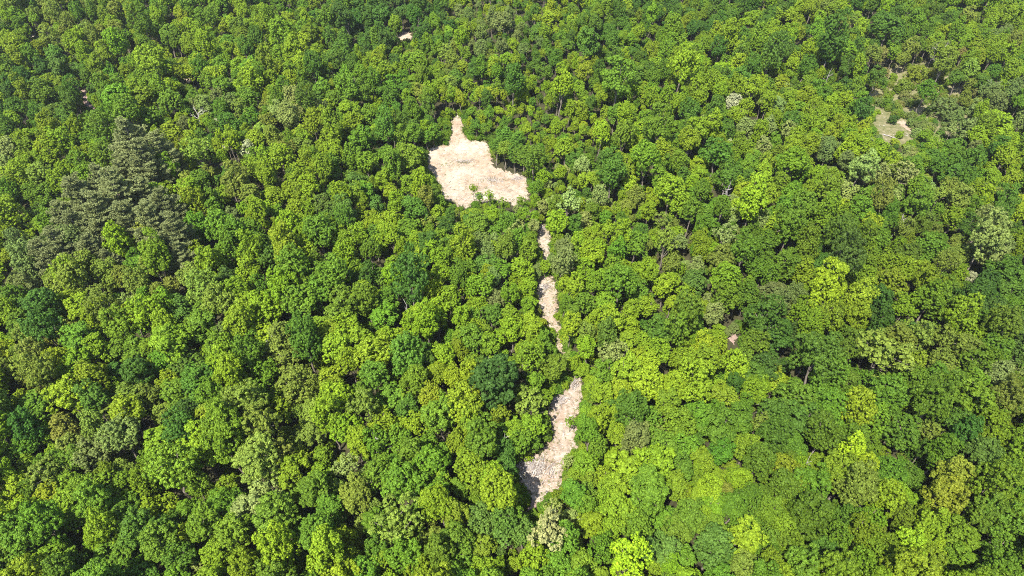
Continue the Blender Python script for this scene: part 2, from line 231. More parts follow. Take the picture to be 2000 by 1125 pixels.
(650, 0): "280,90,70,d 400,100,40,d 80,100,70,d 60,280,80,e 480,340,80,v 620,290,50,o 1210,100,50,y 1130,180,60,e 960,130,70,g 1420,240,80,e 1400,390,60,l 1000,450,70,e 1070,480,50,l 1180,400,60,e 1270,480,70,l 880,530,50,y 1590,450,110,m 1560,330,60,e 1700,440,60,e 290,680,60,e 100,600,70,l 430,880,90,v 350,920,60,m 490,1030,75,l 1120,880,90,m 1300,830,70,l 1560,950,90,e 1570,1030,80,l 1750,880,100,v 1880,1060,90,y 1820,710,90,m 250,400,70,l 1900,150,70,v 1650,620,60,y",
(1300, 0): "330,740,42,P 440,710,60,p 280,860,90,e 140,90,50,d 90,360,90,l 560,130,50,e 600,300,80,e 430,350,40,y 740,190,40,y 930,210,90,e 850,110,40,y 1240,150,100,e 1010,280,60,l 1180,430,60,e 1100,640,32,d 960,640,60,l 1000,720,40,y 1080,800,60,y 700,900,100,l 780,960,60,l 1090,930,90,p 1320,980,80,p 1540,1040,60,P 1560,620,100,g 1700,730,90,g 1850,700,100,l 1390,420,60,r 1500,440,60,o 1330,480,50,o 1450,500,60,m 1620,920,50,e 1600,720,40,p 1720,890,60,e 1900,870,60,y 900,850,50,g 50,1050,60,y 490,1100,60,y 1830,520,50,g 1400,130,60,m 480,760,90,o 1040,110,40,o 1700,180,60,l 1960,400,60,l",
}
PINES = [(262, 285, 40), (318, 300, 34), (232, 322, 38), (196, 352, 40), (290, 322, 36), (168, 385, 36), (232, 378, 42), (280, 372, 36), (196, 422, 40), (150, 445, 38), (118, 478, 36), (240, 430, 38),
         (318, 412, 34), (290, 436, 36), (345, 462, 34), (178, 480, 34), (128, 420, 34), (330, 490, 30), (360, 492, 30), (352, 440, 28), (96, 500, 28), (210, 505, 28), (232, 290, 30)]

# ------------------------------------------------------------------ outlines of the open ground, read off the photograph
UPPER = [(893, 221), (902, 238), (902, 258), (916, 276), (948, 279), (957, 292), (958, 318), (962, 328), (984, 335), (1003, 341), (1020, 344), (1026, 350), (1030, 372), (1028, 392), (1000, 393), (978, 398), (962, 388), (945, 395), (930, 388), (915, 405), (895, 400),  # right-hand notch left without mulch: dark litter there stands in for canopy shade
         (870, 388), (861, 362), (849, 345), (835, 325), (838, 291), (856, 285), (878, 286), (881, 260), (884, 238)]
TRACKS = [[(1062, 440), (1073, 455), (1072, 480), (1071, 500), (1064, 500), (1057, 480), (1046, 465), (1054, 452)],
          [(1054, 546), (1076, 543), (1086, 560), (1086, 600), (1083, 620), (1093, 640), (1089, 652), (1077, 640), (1064, 615), (1053, 595), (1051, 565)],
          [(1088, 664), (1096, 672), (1102, 692), (1096, 695), (1090, 682)]]
LOWER = [(1120, 740), (1133, 745), (1135, 775), (1131, 800), (1121, 815), (1126, 845), (1126, 875), (1109, 885), (1101, 905), (1092, 940), (1091, 958), (1066, 960), (1058, 978), (1048, 982), (1040, 962), (1030, 955), (1020, 930), (1010, 912), (1030, 907),
         (1055, 890), (1068, 878), (1080, 850), (1080, 830), (1074, 800), (1082, 782), (1100, 768), (1114, 752)]
SCAR = [(1700, 200), (1722, 212), (1748, 232), (1782, 238), (1792, 262), (1762, 282), (1728, 278), (1712, 250)]
SPOTS = [('P', [(779, 68), (790, 63), (800, 66), (802, 76), (794, 81), (782, 78)]), ('P', [(60, 70), (70, 72), (70, 79), (62, 77)]), ('B', [(160, 176), (167, 180), (176, 205), (188, 212), (180, 216), (166, 205)]),
         ('P', [(360, 153), (371, 156), (372, 162), (363, 161)]), ('B', [(1425, 650), (1434, 648), (1437, 664), (1429, 668)]), ('B', [(993, 1068), (1001, 1071), (1001, 1081), (992, 1083)]),
         ('P', [(42, 232), (54, 233), (54, 238), (44, 238)]), ('B', [(1034, 984), (1044, 986), (1046, 998), (1036, 998)])]
VIS = [UPPER] + TRACKS + [LOWER, SCAR] + [s[1] for s in SPOTS]
NOSCAR = [UPPER, LOWER] + TRACKS
def inpoly(px, py, poly):
    px = np.asarray(px, float); py = np.asarray(py, float); c = np.zeros(px.shape, bool); n = len(poly)
    for i in range(n):
        x1, y1 = poly[i]; x2, y2 = poly[i - 1]
        if y1 == y2: continue
        k = ((y1 > py) != (y2 > py)) & (px < (x2 - x1) * (py - y1) / (y2 - y1) + x1); c ^= k
    return c
VPTS = {}
def covers(x, y, s, base, hz, shrink=1.08, vis=None):
    """does the crown of a tree at x, y with radius s hide part of the open ground?"""
    th = np.linspace(0, 2 * math.pi, 12, endpoint=False)
    cx, cy, d = proj(x, y, float(terr(x, y)) + base * s); r = s * FPX / d
    X = np.concatenate([[cx], cx + r * shrink * np.cos(th), cx + .5 * r * np.cos(th)])
    Y = np.concatenate([[cy], cy + r * shrink * (.3 + .75 * hz) * np.sin(th), cy + .5 * r * np.sin(th)])
    V = vis or VIS
    if id(V) not in VPTS: VPTS[id(V)] = np.concatenate([(np.array(p, float)[None] * (1 - t) + np.roll(np.array(p, float), 1, 0)[None] * t).reshape(-1, 2) for p in V for t in (0, .33, .66)])
    P = VPTS[id(V)]; k_ = .85 * shrink / 1.08
    if ((((P[:, 0] - cx) / (r * k_)) ** 2 + ((P[:, 1] - cy) / (r * k_ * (.3 + .75 * hz))) ** 2) < 1).any(): return True
    return any(inpoly(X, Y, p).any() for p in V)
def based_in(x, y, vis=None):
    bx, by, _ = proj(x, y, float(terr(x, y))); return any(bool(inpoly(bx, by, p)) for p in (vis or VIS))

# ------------------------------------------------------------------ where every tree stands
T = []    # dict(x,y,s,rz,k,c,tint,px,py,rp,src)
def jt(c, amt=.07):
    t = np.array(TINT[c]); return tuple(np.clip(t * (1 + rng.normal(scale=amt)) * (1 + rng.normal(scale=.05, size=3)), .004, .6))
def zfac(k): return rnd.choice([.82, .95, 1.05, 1.15, 1.3, 1.5]) if k < NCAN + 2 else rnd.uniform(.85, 1.25)
def put(x, y, s, c, k=None, src='fill', tint=None, zs=1.0):
    if k is None:
        k = rnd.choice(IOPEN) if c in 'pPo' and rnd.random() < .45 else rnd.randrange(NCAN)
    b, hz = protos[k][3], protos[k][4]
    px, py, d = proj(x, y, float(terr(x, y)) + b * s * zs)
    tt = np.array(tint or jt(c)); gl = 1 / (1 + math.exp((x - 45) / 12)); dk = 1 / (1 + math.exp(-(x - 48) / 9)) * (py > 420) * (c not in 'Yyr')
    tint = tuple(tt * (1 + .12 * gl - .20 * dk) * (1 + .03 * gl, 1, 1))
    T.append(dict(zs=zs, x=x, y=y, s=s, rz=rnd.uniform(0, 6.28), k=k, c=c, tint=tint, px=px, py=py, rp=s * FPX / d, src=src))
hand = []
for (ox, oy), txt in TILES.items():
    for e in txt.split():
        a = e.split(','); hand.append((ox + float(a[0]) * .35, oy + float(a[1]) * .35, float(a[2]) * .35, a[3]))
clean = []
for h in hand:                                # tiles overlap a little: drop crowns listed twice
    if all((h[0] - q[0]) ** 2 + (h[1] - q[1]) ** 2 > (.5 * (h[2] + q[2])) ** 2 for q in clean): clean.append(h)
hand = clean
for px, py, rp, c in hand:
    k = rnd.choice(IBUSH) if c in 'orgn' and 1680 < px < 1910 and 105 < py < 300 else rnd.choice(IOPEN) if c == 'q' or c in 'pPo' and rnd.random() < .55 else rnd.randrange(NCAN)
    s = 4.; zs = zfac(k)
    for _ in range(6):
        x, y, d = at(px, py, protos[k][3] * s * zs); s = rp * (.86 if py > 600 else .78) * d / FPX
    for _ in range(5):
        if not covers(x, y, s, protos[k][3] * zs, protos[k][4] * zs): break
        s *= .88
    else: continue
    if based_in(x, y): continue
    put(x, y, s, c, k, 'hand', zs=zs)
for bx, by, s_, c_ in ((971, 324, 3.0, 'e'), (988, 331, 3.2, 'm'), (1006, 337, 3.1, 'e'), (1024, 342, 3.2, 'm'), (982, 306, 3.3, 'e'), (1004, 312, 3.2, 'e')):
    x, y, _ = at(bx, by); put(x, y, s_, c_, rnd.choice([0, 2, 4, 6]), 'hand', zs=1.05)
pine_spots = []
for px, py, rp in PINES:
    s = 4.5
    for _ in range(6):
        x, y, d = at(px, py, 3.1 * s); s = rp * d / FPX
    s *= rnd.uniform(.8, 1.12); pine_spots.append((x, y, s))
HX = np.array([h[0] for h in hand]); HY = np.array([h[1] for h in hand]); HR = np.array([h[2] for h in hand]); HC = [h[3] for h in hand]
def colour_near(px, py):
    d = (HX - px) ** 2 + ((HY - py) * 1.3) ** 2; i = np.argsort(d)[:4]
    c = HC[rnd.choices(list(i), weights=[5, 3, 2, 1])[0]]
    if rnd.random() < .3: c = rnd.choice('vlmmyelv')
    if 1690 < px < 1910 and 105 < py < 215 and rnd.random() < .7: c = rnd.choice('nnoogv')
    if c in 'YPqr' and rnd.random() < .85: c = 'l'
    if c == 'k': c = 'e'
    return c
PX = np.array([t['x'] for t in T] + [p[0] for p in pine_spots]); PY = np.array([t['y'] for t in T] + [p[1] for p in pine_spots]); PS = np.array([t['s'] for t in T] + [p[2] * .42 for p in pine_spots])
def field(x, y):
    r = 2.35 + 1.45 * min(1, abs(x - 5) / 60) + .5 * math.sin(x / 17 + 2) * math.sin(y / 21)
    return r * (1 - .20 * min(1, max(0, (y - 110) / 70)))
def fill(n, k0, lo, hi, fac, bushy=False):
    global PX, PY, PS
    ys = rng.uniform(25, 520, size=n); xs = rng.uniform(-1, 1, size=n) * (70 + ys * .86)
    for x, y in zip(xs, ys):
        s = field(x, y) * rng.uniform(lo, hi)
        if bushy:
            bx, by, _ = proj(x, y, float(terr(x, y)))
            if 1685 < bx < 1905 and 115 < by < 300: s *= rng.uniform(.8, 1.5)
        if (((PX - x) ** 2 + (PY - y) ** 2) < (fac * (PS + s)) ** 2).any(): continue
        k = rnd.choice(IBUSH) if bushy else rnd.randrange(NCAN)
        zs = zfac(k); b, hz = protos[k][3] * zs, protos[k][4] * zs
        px, py, d = proj(x, y, float(terr(x, y)) + b * s)
        if not bushy and 1685 < px < 1905 and 110 < py < 300 and (rnd.random() < .8 or ((px - 1780) / 95) ** 2 + ((py - 190) / 75) ** 2 < 1): continue
        if py > 1225 or abs(px - 1000) > 1330: continue
        bx, by, _ = proj(x, y, float(terr(x, y)))
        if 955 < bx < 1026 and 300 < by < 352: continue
        if 850 < bx < 890 and 228 < by < 290 and s > 1.5: continue
        if based_in(x, y, NOSCAR if bushy and 1695 < px < 1800 and rnd.random() < .25 else None) or covers(x, y, s, b, hz, .7 if bushy else 1.08, NOSCAR if bushy and rnd.random() < .3 else None): continue
        c = colour_near(min(max(px, 0), 2000), min(max(py, 0), 1125))
        put(x, y, s, c, k, 'under' if bushy else 'fill', zs=zs)
        PX = np.append(PX, x); PY = np.append(PY, y); PS = np.append(PS, s)
fill(9000, 0, .9, 1.2, .66); fill(14000, 0, .62, .9, .66); fill(14000, 0, .42, .6, .68)
# edge growth: leafy to the ground, round every open patch
shrub_list = []
for pi, poly in enumerate([UPPER] + TRACKS + [LOWER, SCAR]):
    wp = [at(*p)[:2] for p in poly]; cxy = np.mean(wp, axis=0)
    for i in range(len(wp)):
        a = np.array(wp[i - 1]); b_ = np.array(wp[i]); L = np.linalg.norm(b_ - a); nrm = np.array([(b_ - a)[1], -(b_ - a)[0]]) / max(L, .01)
        m = (a + b_) / 2 + nrm * .3; pm = proj(m[0], m[1], float(terr(*m)))
        if inpoly(pm[0], pm[1], poly): nrm = -nrm
        for q in np.arange(0, max(L, .1), 1.3):
            for tries in range(3):
                s = rnd.uniform(1.0, 2.3) * (1 if tries < 2 else .7); o = a + (b_ - a) * q / max(L, .01) + nrm * (s * rnd.uniform(.75, 1.5) + tries * 1.0)
                k = rnd.choice(IBUSH)
                oq = proj(o[0], o[1], float(terr(*o)))
                if 957 < oq[0] < 1024 and 312 < oq[1] < 352: continue
                if covers(o[0], o[1], s, protos[k][3], protos[k][4], .85) or based_in(*o): continue
                if shrub_list and min((o[0] - z[0]) ** 2 + (o[1] - z[1]) ** 2 for z in shrub_list) < (.9 * s) ** 2: continue
                c = rnd.choice('oggov' if pi == 5 else 'vvmmllooe'); shrub_list.append((o[0], o[1], s, k, c, pi)); break
for bx, by in ((978, 1052), (968, 1066), (985, 1044), (1012, 1060), (975, 1040), (960, 1050), (995, 1050), (1010, 1045)):
    x, y, _ = at(bx, by); bs = rnd.uniform(1.3, 1.9)
    if not covers(x, y, bs, .8, 1, .7): put(x, y, bs, rnd.choice('mvle'), IBUSH[0], 'under')
fill(32000, 0, .32, .6, .52, True)

# ------------------------------------------------------------------ the ground
def link(name, me, parent=None, loc=None, rot=None, scale=None):
    o = bpy.data.objects.new(name, me); sc.collection.objects.link(o)
    if parent: o.parent = parent
    if loc is not None: o.location = loc
    if rot is not None: o.rotation_euler = rot
    if scale is not None: o.scale = scale
    return o
def tag(o, label=None, cat=None, group=None, kind=None):
    if label: o['label'] = label
    if cat: o['category'] = cat
    if group: o['group'] = group
    if kind: o['kind'] = kind
    return o
def axis(lo, hi, flo, fhi, f, c):
    a = list(np.arange(flo, fhi, f)); x = flo
    while x > lo: x -= c; a.insert(0, x); c *= 1.25
    c = f * 4; x = a[-1]
    while x < hi: x += c; a.append(x); c *= 1.25
    return np.array(a)
gx = axis(-2500, 2500, -330, 330, 1.6, 8); gy = axis(-1500, 4000, 0, 460, 1.6, 8)
GX, GY = np.meshgrid(gx, gy); v = np.stack([GX, GY, terr(GX, GY)], -1).reshape(-1, 3); nx = len(gx); ny = len(gy)
I, J = np.meshgrid(np.arange(nx - 1), np.arange(ny - 1)); q = (J * nx + I).ravel()
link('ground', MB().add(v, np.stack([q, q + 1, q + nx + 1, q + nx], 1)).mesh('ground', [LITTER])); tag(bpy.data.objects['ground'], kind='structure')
def sheet(name, polys, mat, step=.3, lift=.06, grow=.5):
    W = [np.array([at(*p)[:2] for p in poly]) for poly in polys]
    allp = np.concatenate(W); x0, y0 = allp.min(0) - 4; x1, y1 = allp.max(0) + 4
    xs = np.arange(x0, x1, step); ys = np.arange(y0, y1, step); X, Y = np.meshgrid(xs, ys)
    cx = X[:-1, :-1] + step / 2; cy = Y[:-1, :-1] + step / 2
    wx = cx + .45 * np.sin(cy * 2.1 + cx) + .3 * np.sin(cy * 5.3 - cx * 2); wy = cy + .45 * np.sin(cx * 1.9 + 1) + .3 * np.cos(cx * 4.7 + cy)
    keep = np.zeros(cx.shape, bool)
    for w_ in W:
        c0 = w_.mean(0)
        for dx, dy in ((0, 0), (grow, 0), (-grow, 0), (0, grow), (0, -grow)):
            keep |= inpoly(wx + dx, wy + dy, [tuple(p) for p in w_])
    keep &= ~(rng.random(keep.shape) < .0)
    Z = terr(X, Y); lump = .05 * np.sin(X * 1.7 + 3 * np.sin(Y * .6)) * np.sin(Y * 1.3) + .05 * rng.random(X.shape)
    v = np.stack([X, Y, np.maximum(Z, 0 * Z - 99) + lift + .06 + lump], -1).reshape(-1, 3); nx = len(xs)
    j, i = np.nonzero(keep); q = j * nx + i
    o = link(name, MB().add(v, np.stack([q, q + 1, q + nx + 1, q + nx], 1)).mesh(name, [mat])); return tag(o, kind='structure')
# the ground mesh is 1.6 m wide: keep the sheets clear of its facets by lifting them 0.12 m
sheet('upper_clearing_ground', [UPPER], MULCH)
corr = [(1000, 392, 1062, 446, 6), (1066, 498, 1064, 548, 7), (1088, 650, 1092, 668, 4), (1098, 692, 1124, 744, 5)]
def strip(a, b, c, d, w_): return [(a - w_, b), (a + w_, b), (c + w_, d), (c - w_, d)]
sheet('track_path', TRACKS + [strip(*c) for c in corr], MULCH, grow=.35)
sheet('lower_clearing_ground', [LOWER], MULCH2)
SCRUB = [(1698, 185), (1735, 130), (1850, 118), (1905, 200), (1890, 285), (1760, 292), (1705, 265)]
sheet('grassy_scar_ground', [SCAR, SCRUB], GRASSY)
sheet('bare_earth_path', [s[1] for s in SPOTS if s[0] == 'B'], ROCKY, lift=.1)
sheet('pale_earth_ground', [s[1] for s in SPOTS if s[0] == 'P'] + [[(1752, 238), (1764, 237), (1783, 250), (1782, 258), (1768, 252)]], MULCH, lift=.14)

# sticks, chips and bark shreds over the open ground
def scatter(poly, n):
    xs = [p[0] for p in poly]; ys = [p[1] for p in poly]; out = []
    while len(out) < n:
        px = rng.uniform(min(xs), max(xs), 4000); py = rng.uniform(min(ys), max(ys), 4000); k = inpoly(px, py, poly)
        out += list(zip(px[k], py[k]))
    return [at(*p)[:2] for p in out[:n]]
db = MB(); COLS = 3
for poly, n in ((UPPER, 2100), (TRACKS[0], 120), (TRACKS[1], 260), (LOWER, 620), (SCAR, 60)):
    for x, y in scatter(poly, n):
        big = rng.random() < .25; L = rng.uniform(.6, 2.2) if big else rng.uniform(.15, .6); th = rng.normal(.5, .8); r = rng.uniform(.02, .05) * (1.4 if big else 1.2)
        z = float(terr(x, y)) + .16 + r; d = np.array([math.cos(th), math.sin(th), rng.normal(scale=.08)]) * L / 2; c = np.array([x, y, z])
        tube(db, [c - d, c + d * .2 + rng.normal(scale=.04, size=3) * L, c + d], [r, r * .9, r * .5], 4, int(rng.choice([0, 1, 2], p=[.72, .2, .08])))
DK = noise_mat('dark_wood', [(.3, (.13, .095, .07)), (.7, (.26, .20, .15))], 4)
tag(link('wood_debris', db.mesh('wood_debris', [PALE, GREY, DK])), kind='stuff', label='scattered pale sticks and chips over the cleared ground', cat='debris')
# low weeds along the clearings and on the scar
wb = MB(); wmat_g = np.random.default_rng(3)
for poly, n in ((UPPER, 260), (TRACKS[0], 14), (TRACKS[1], 50), (LOWER, 130), (SCAR, 260)):
    wpts = scatter(poly, n)
    for x, y in wpts:
        if poly is UPPER and rng.random() < .75:
            cx, cy, _ = at(*[(905, 316), (960, 352), (885, 322), (925, 368)][int(rng.integers(0, 4))]); x = cx + rng.normal(scale=3.2); y = cy + rng.normal(scale=.8)
        k = 14; s = rng.uniform(.15, .4); o = unit(wmat_g.normal(size=(k, 3)) + [0, 0, .8]); p0 = np.array([x, y, float(terr(x, y)) + .16])
        leaves(wb, p0 + o * s * [1, 1, .6], o + wmat_g.normal(scale=.5, size=(k, 3)), s * .32, np.clip(wmat_g.normal(.5, .2, k), 0, 1), wmat_g)
for poly in [UPPER, LOWER] + TRACKS:
    W = [np.array(at(*p)[:2]) for p in poly]
    for i in range(len(W)):
        Lw = np.linalg.norm(W[i] - W[i - 1])
        for q in range(int(Lw * 2.6)):
            x, y = W[i - 1] + (W[i] - W[i - 1]) * rng.random() + rng.normal(scale=.55, size=2); k = 12; wq = proj(x, y, float(terr(x, y)))
            if 955 < wq[0] < 1026 and 300 < wq[1] < 352: continue
            s = rng.uniform(.15, .5)
            o = unit(wmat_g.normal(size=(k, 3)) + [0, 0, .8]); p0 = np.array([x, y, float(terr(x, y)) + .16])
            leaves(wb, p0 + o * s * [1, 1, .8], o + wmat_g.normal(scale=.5, size=(k, 3)), s * .34, np.clip(wmat_g.normal(.5, .2, k), 0, 1), wmat_g)
wo = link('low_weeds', wb.mesh('low_weeds', [LEAF])); wo.color = (.16, .17, .06, 1); tag(wo, kind='stuff', label='sparse low weeds on the cleared ground', cat='weeds')

# ------------------------------------------------------------------ labels
ONES = 'zero one two three four five six seven eight nine ten eleven twelve thirteen fourteen fifteen sixteen seventeen eighteen nineteen'.split()
TENS = 'x x twenty thirty forty fifty sixty seventy eighty ninety'.split()
def words_of(n):
    n = int(round(max(0, min(99, n)))); return ONES[n] if n < 20 else TENS[n // 10] + ('-' + ONES[n % 10] if n % 10 else '')
MARKS = [('upper clearing', 930, 330), ('narrow track', 1068, 570), ('lower clearing', 1085, 860), ('pine stand', 230, 400), ('blackish tree', 965, 745), ('golden tree', 1665, 910), ('rusty tree', 1860, 960),
         ('spreading pale tree', 1065, 1030), ('grassy scar', 1750, 250)]
used_labels = set()
FORMS = ['domed', 'rounded', 'low', 'tall', 'lobed', 'full', 'broad', 'slender', 'uneven', 'flat-topped', 'open', 'airy', 'bushy', 'bushy', 'bushy']
def where(px, py):
    n, mx, my = min(MARKS, key=lambda m: (m[1] - px) ** 2 + (m[2] - py) ** 2); dx, dy = px - mx, py - my
    r = ('right of' if dx > 0 else 'left of') if abs(dx) > abs(dy) else ('below' if dy > 0 else 'above'); return f'{r} the {n}'
def lab(t, noun='tree'):
    s = f"{CNAME[t['c']]} {(FORMS[t['k'] % 10] if t['k'] < NCAN else FORMS[t['k'] - NCAN + 10])} {noun} {where(t['px'], t['py'])}, {words_of(t['px'] / 20)} percent across, {words_of(t['py'] / 11.25)} percent down"
    if s in used_labels: return None
    used_labels.add(s); return s

# ------------------------------------------------------------------ single trees: the 300 that show largest
SPECIAL = [((965, 745), 'big blackish green round tree standing alone left of the track, above the lower clearing'), ((1667, 885), 'top crown of the golden lime tree, the brightest in the lower right forest'),
           ((1224, 1092), 'lone golden lime tree at the bottom edge of the photo'), ((1066, 1032), 'pale spreading tree just below the tip of the lower clearing')]
def inside(t): return -10 < t['px'] < 2010 and -10 < t['py'] < 1135
cand = sorted([t for t in T if inside(t) and t['src'] != 'under'], key=lambda t: -t['rp'])
single = []
def add_tree(t, name, cat, group, label):
    e = link(name, None, None, (t['x'], t['y'], float(terr(t['x'], t['y'])) - .15), (0, 0, t['rz'])); e.empty_display_size = .5
    cm, tm, jm, b, hz = protos[t['k']]
    s = t['s']; tag(e, label, cat, group)
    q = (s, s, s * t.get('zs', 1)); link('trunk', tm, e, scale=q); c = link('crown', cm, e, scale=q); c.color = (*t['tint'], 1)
    t['done'] = True; return e
for t in cand:
    if len(single) >= 300: break
    label = None
    for (sx, sy), txt in SPECIAL:
        if abs(t['px'] - sx) < 12 and abs(t['py'] - sy) < 14 and txt not in used_labels: label = txt; used_labels.add(txt); break
    label = label or lab(t)
    if not label: continue
    single.append(add_tree(t, 'broadleaf_tree', 'tree', 'broadleaf trees of the forest canopy', label))
ns = 0
for x, y, s, k, c, pi in shrub_list:
    px, py, d = proj(x, y, float(terr(x, y)) + protos[k][3] * s)
    t = dict(x=x, y=y, s=s, rz=rnd.uniform(0, 6), k=k, c=c, tint=jt(c), px=px, py=py, rp=s * FPX / d, src='edge')
    if ns < 150 and 0 < px < 2000 and 0 < py < 1125:
        label = lab(t, 'shrub')
        if label: add_tree(t, 'shrub', 'shrub', 'shrubs along the edges of the open ground', label); ns += 1; continue
    T.append(t)

# ------------------------------------------------------------------ the rest of the forest: one mass of instances
rest = [t for t in T if not t.get('done')]
kinds = []
for i, p in enumerate(protos):
    o = bpy.data.objects.new('kind_%02d' % i, p[2]); kinds.append(o)
me = bpy.data.meshes.new('forest'); me.from_pydata([(t['x'], t['y'], float(terr(t['x'], t['y'])) - .15) for t in rest], [], [])
def attr(n, ty, key, vals):
    a = me.attributes.new(n, ty, 'POINT'); a.data.foreach_set(key, np.asarray(vals).astype(np.int32 if ty == 'INT' else np.float32).ravel())
attr('kind_index', 'INT', 'value', [t['k'] for t in rest]); attr('turn', 'FLOAT_VECTOR', 'vector', [(rnd.gauss(0, .04), rnd.gauss(0, .04), t['rz']) for t in rest])
attr('size', 'FLOAT_VECTOR', 'vector', [(t['s'], t['s'] * rnd.uniform(.88, 1.1), t['s'] * t.get('zs', 1)) for t in rest])
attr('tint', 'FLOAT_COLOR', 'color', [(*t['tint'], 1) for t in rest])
fo = link('forest', me); tag(fo, 'dense green broadleaf forest covering the slopes beyond the single trees', 'forest', kind='stuff')
ng = bpy.data.node_groups.new('forest_scatter', 'GeometryNodeTree')
ng.interface.new_socket('Geometry', in_out='INPUT', socket_type='NodeSocketGeometry'); ng.interface.new_socket('Geometry', in_out='OUTPUT', socket_type='NodeSocketGeometry')
N = ng.nodes; L = ng.links
gi = N.new('NodeGroupInput'); go = N.new('NodeGroupOutput'); jg = N.new('GeometryNodeJoinGeometry')
def named(n, ty):
    a = N.new('GeometryNodeInputNamedAttribute'); a.data_type = ty; a.inputs['Name'].default_value = n; return a.outputs['Attribute']
ki = named('kind_index', 'INT'); tu = named('turn', 'FLOAT_VECTOR'); sz = named('size', 'FLOAT_VECTOR')
e2r = N.new('FunctionNodeEulerToRotation'); L.new(tu, e2r.inputs[0])
for i, o in enumerate(kinds):
    oi = N.new('GeometryNodeObjectInfo'); oi.inputs['Object'].default_value = o; oi.inputs['As Instance'].default_value = False
    cm_ = N.new('FunctionNodeCompare'); cm_.data_type = 'INT'; cm_.operation = 'EQUAL'; cm_.inputs[3].default_value = i; L.new(ki, cm_.inputs[2])
    ip = N.new('GeometryNodeInstanceOnPoints'); L.new(gi.outputs[0], ip.inputs['Points']); L.new(oi.outputs['Geometry'], ip.inputs['Instance']); L.new(cm_.outputs[0], ip.inputs['Selection'])
    L.new(e2r.outputs[0], ip.inputs['Rotation']); L.new(sz, ip.inputs['Scale']); L.new(ip.outputs[0], jg.inputs[0])
L.new(jg.outputs[0], go.inputs[0])
md = fo.modifiers.new('scatter', 'NODES'); md.node_group = ng

# ------------------------------------------------------------------ white pines of the stand
def pine_crown(seed):
    g = np.random.default_rng(seed); mb = MB(); tips = []
    for wi, z in enumerate(np.linspace(1.25, 4.15, 13)):
        f = (4.35 - z) / 3.1; Lb = 1.12 * f ** .75 * (1 if z > 1.8 else .8) * g.uniform(.85, 1.1) + .06
        for b in range(6 if z < 3.5 else 4):
            th = b * math.tau / 6 + wi * 1.1 + g.normal(scale=.25); l = Lb * g.uniform(.6, 1.2); d = np.array([math.cos(th), math.sin(th), .22 + .25 * (1 - f)])
            p0 = np.array([0, 0, z]); tips.append((p0, p0 + d * l)); side = np.array([-d[1], d[0], 0])
            for q in np.linspace(.3, 1.05, max(3, int(l * 8))):
                for sgn in (-1, 1, 0):
                    wdt = (.30 * l * (1 - q * .75) + .05) * (1 if sgn else 0)
                    c = p0 + d * l * q + side * sgn * wdt * g.uniform(.5, 1.1) + np.array([0, 0, .05 * q]) + g.normal(scale=.015, size=3); k = 26
                    o = unit(g.normal(size=(k, 3)) + d * .9 + side * sgn * .6 + [0, 0, .5]); rr = .105
                    ax = o + g.normal(scale=.2, size=(k, 3)); nn = np.cross(ax, g.normal(size=(k, 3))); nn = unit(nn) + np.array([0, 0, .45])
                    leaves(mb, c + o * rr * .6 * [1.1, 1.1, .55], nn, g.uniform(.05, .085, k), np.clip(g.normal(.55, .14, k) + g.uniform(-.08, .08), 0, 1), g, .3, ax)
    tb = MB(); tube(tb, [(0, 0, -.1), (.02, 0, 1.5), (0, .02, 3), (0, 0, 4.3)], [.1, .08, .045, .008], 7)
    for a, b in tips: tube(tb, [a, a * .5 + b * .5 + [0, 0, -.02], b], [.022, .015, .005], 4)
    return mb.mesh('crown', [NEED]), tb.mesh('trunk', [BARK])
pk = [pine_crown(7), pine_crown(8), pine_crown(9)]
SIDES = ['top of', 'upper edge of', 'upper left of', 'left side of', 'upper right of', 'left flank of', 'middle of', 'right side of', 'lower middle of', 'lower left of', 'lowest left corner of', 'inner lower part of', 'lower right of', 'right centre of', 'lowest right corner of', 'bottom edge of', 'far left edge of', 'rear of']
for i, (x, y, s) in enumerate(pine_spots):
    e = link('pine_tree', None, None, (x, y, float(terr(x, y)) - .2), (rnd.gauss(0, .03), rnd.gauss(0, .03), rnd.uniform(0, 6))); cm, tm = pk[i % 3]
    px, py, _ = proj(x, y, float(terr(x, y)) + 3.1 * s)
    tag(e, f'feathery grey-green pine in the pine stand, {words_of(px / 20)} percent across, {words_of(py / 11.25)} percent down the photo', 'tree', 'grey-green pines of the stand')
    link('trunk', tm, e, scale=(s,) * 3); c = link('crown', cm, e, scale=(s,) * 3); j = rnd.uniform(.88, 1.12); c.color = (.145 * j, .168 * j, .060 * j, 1)

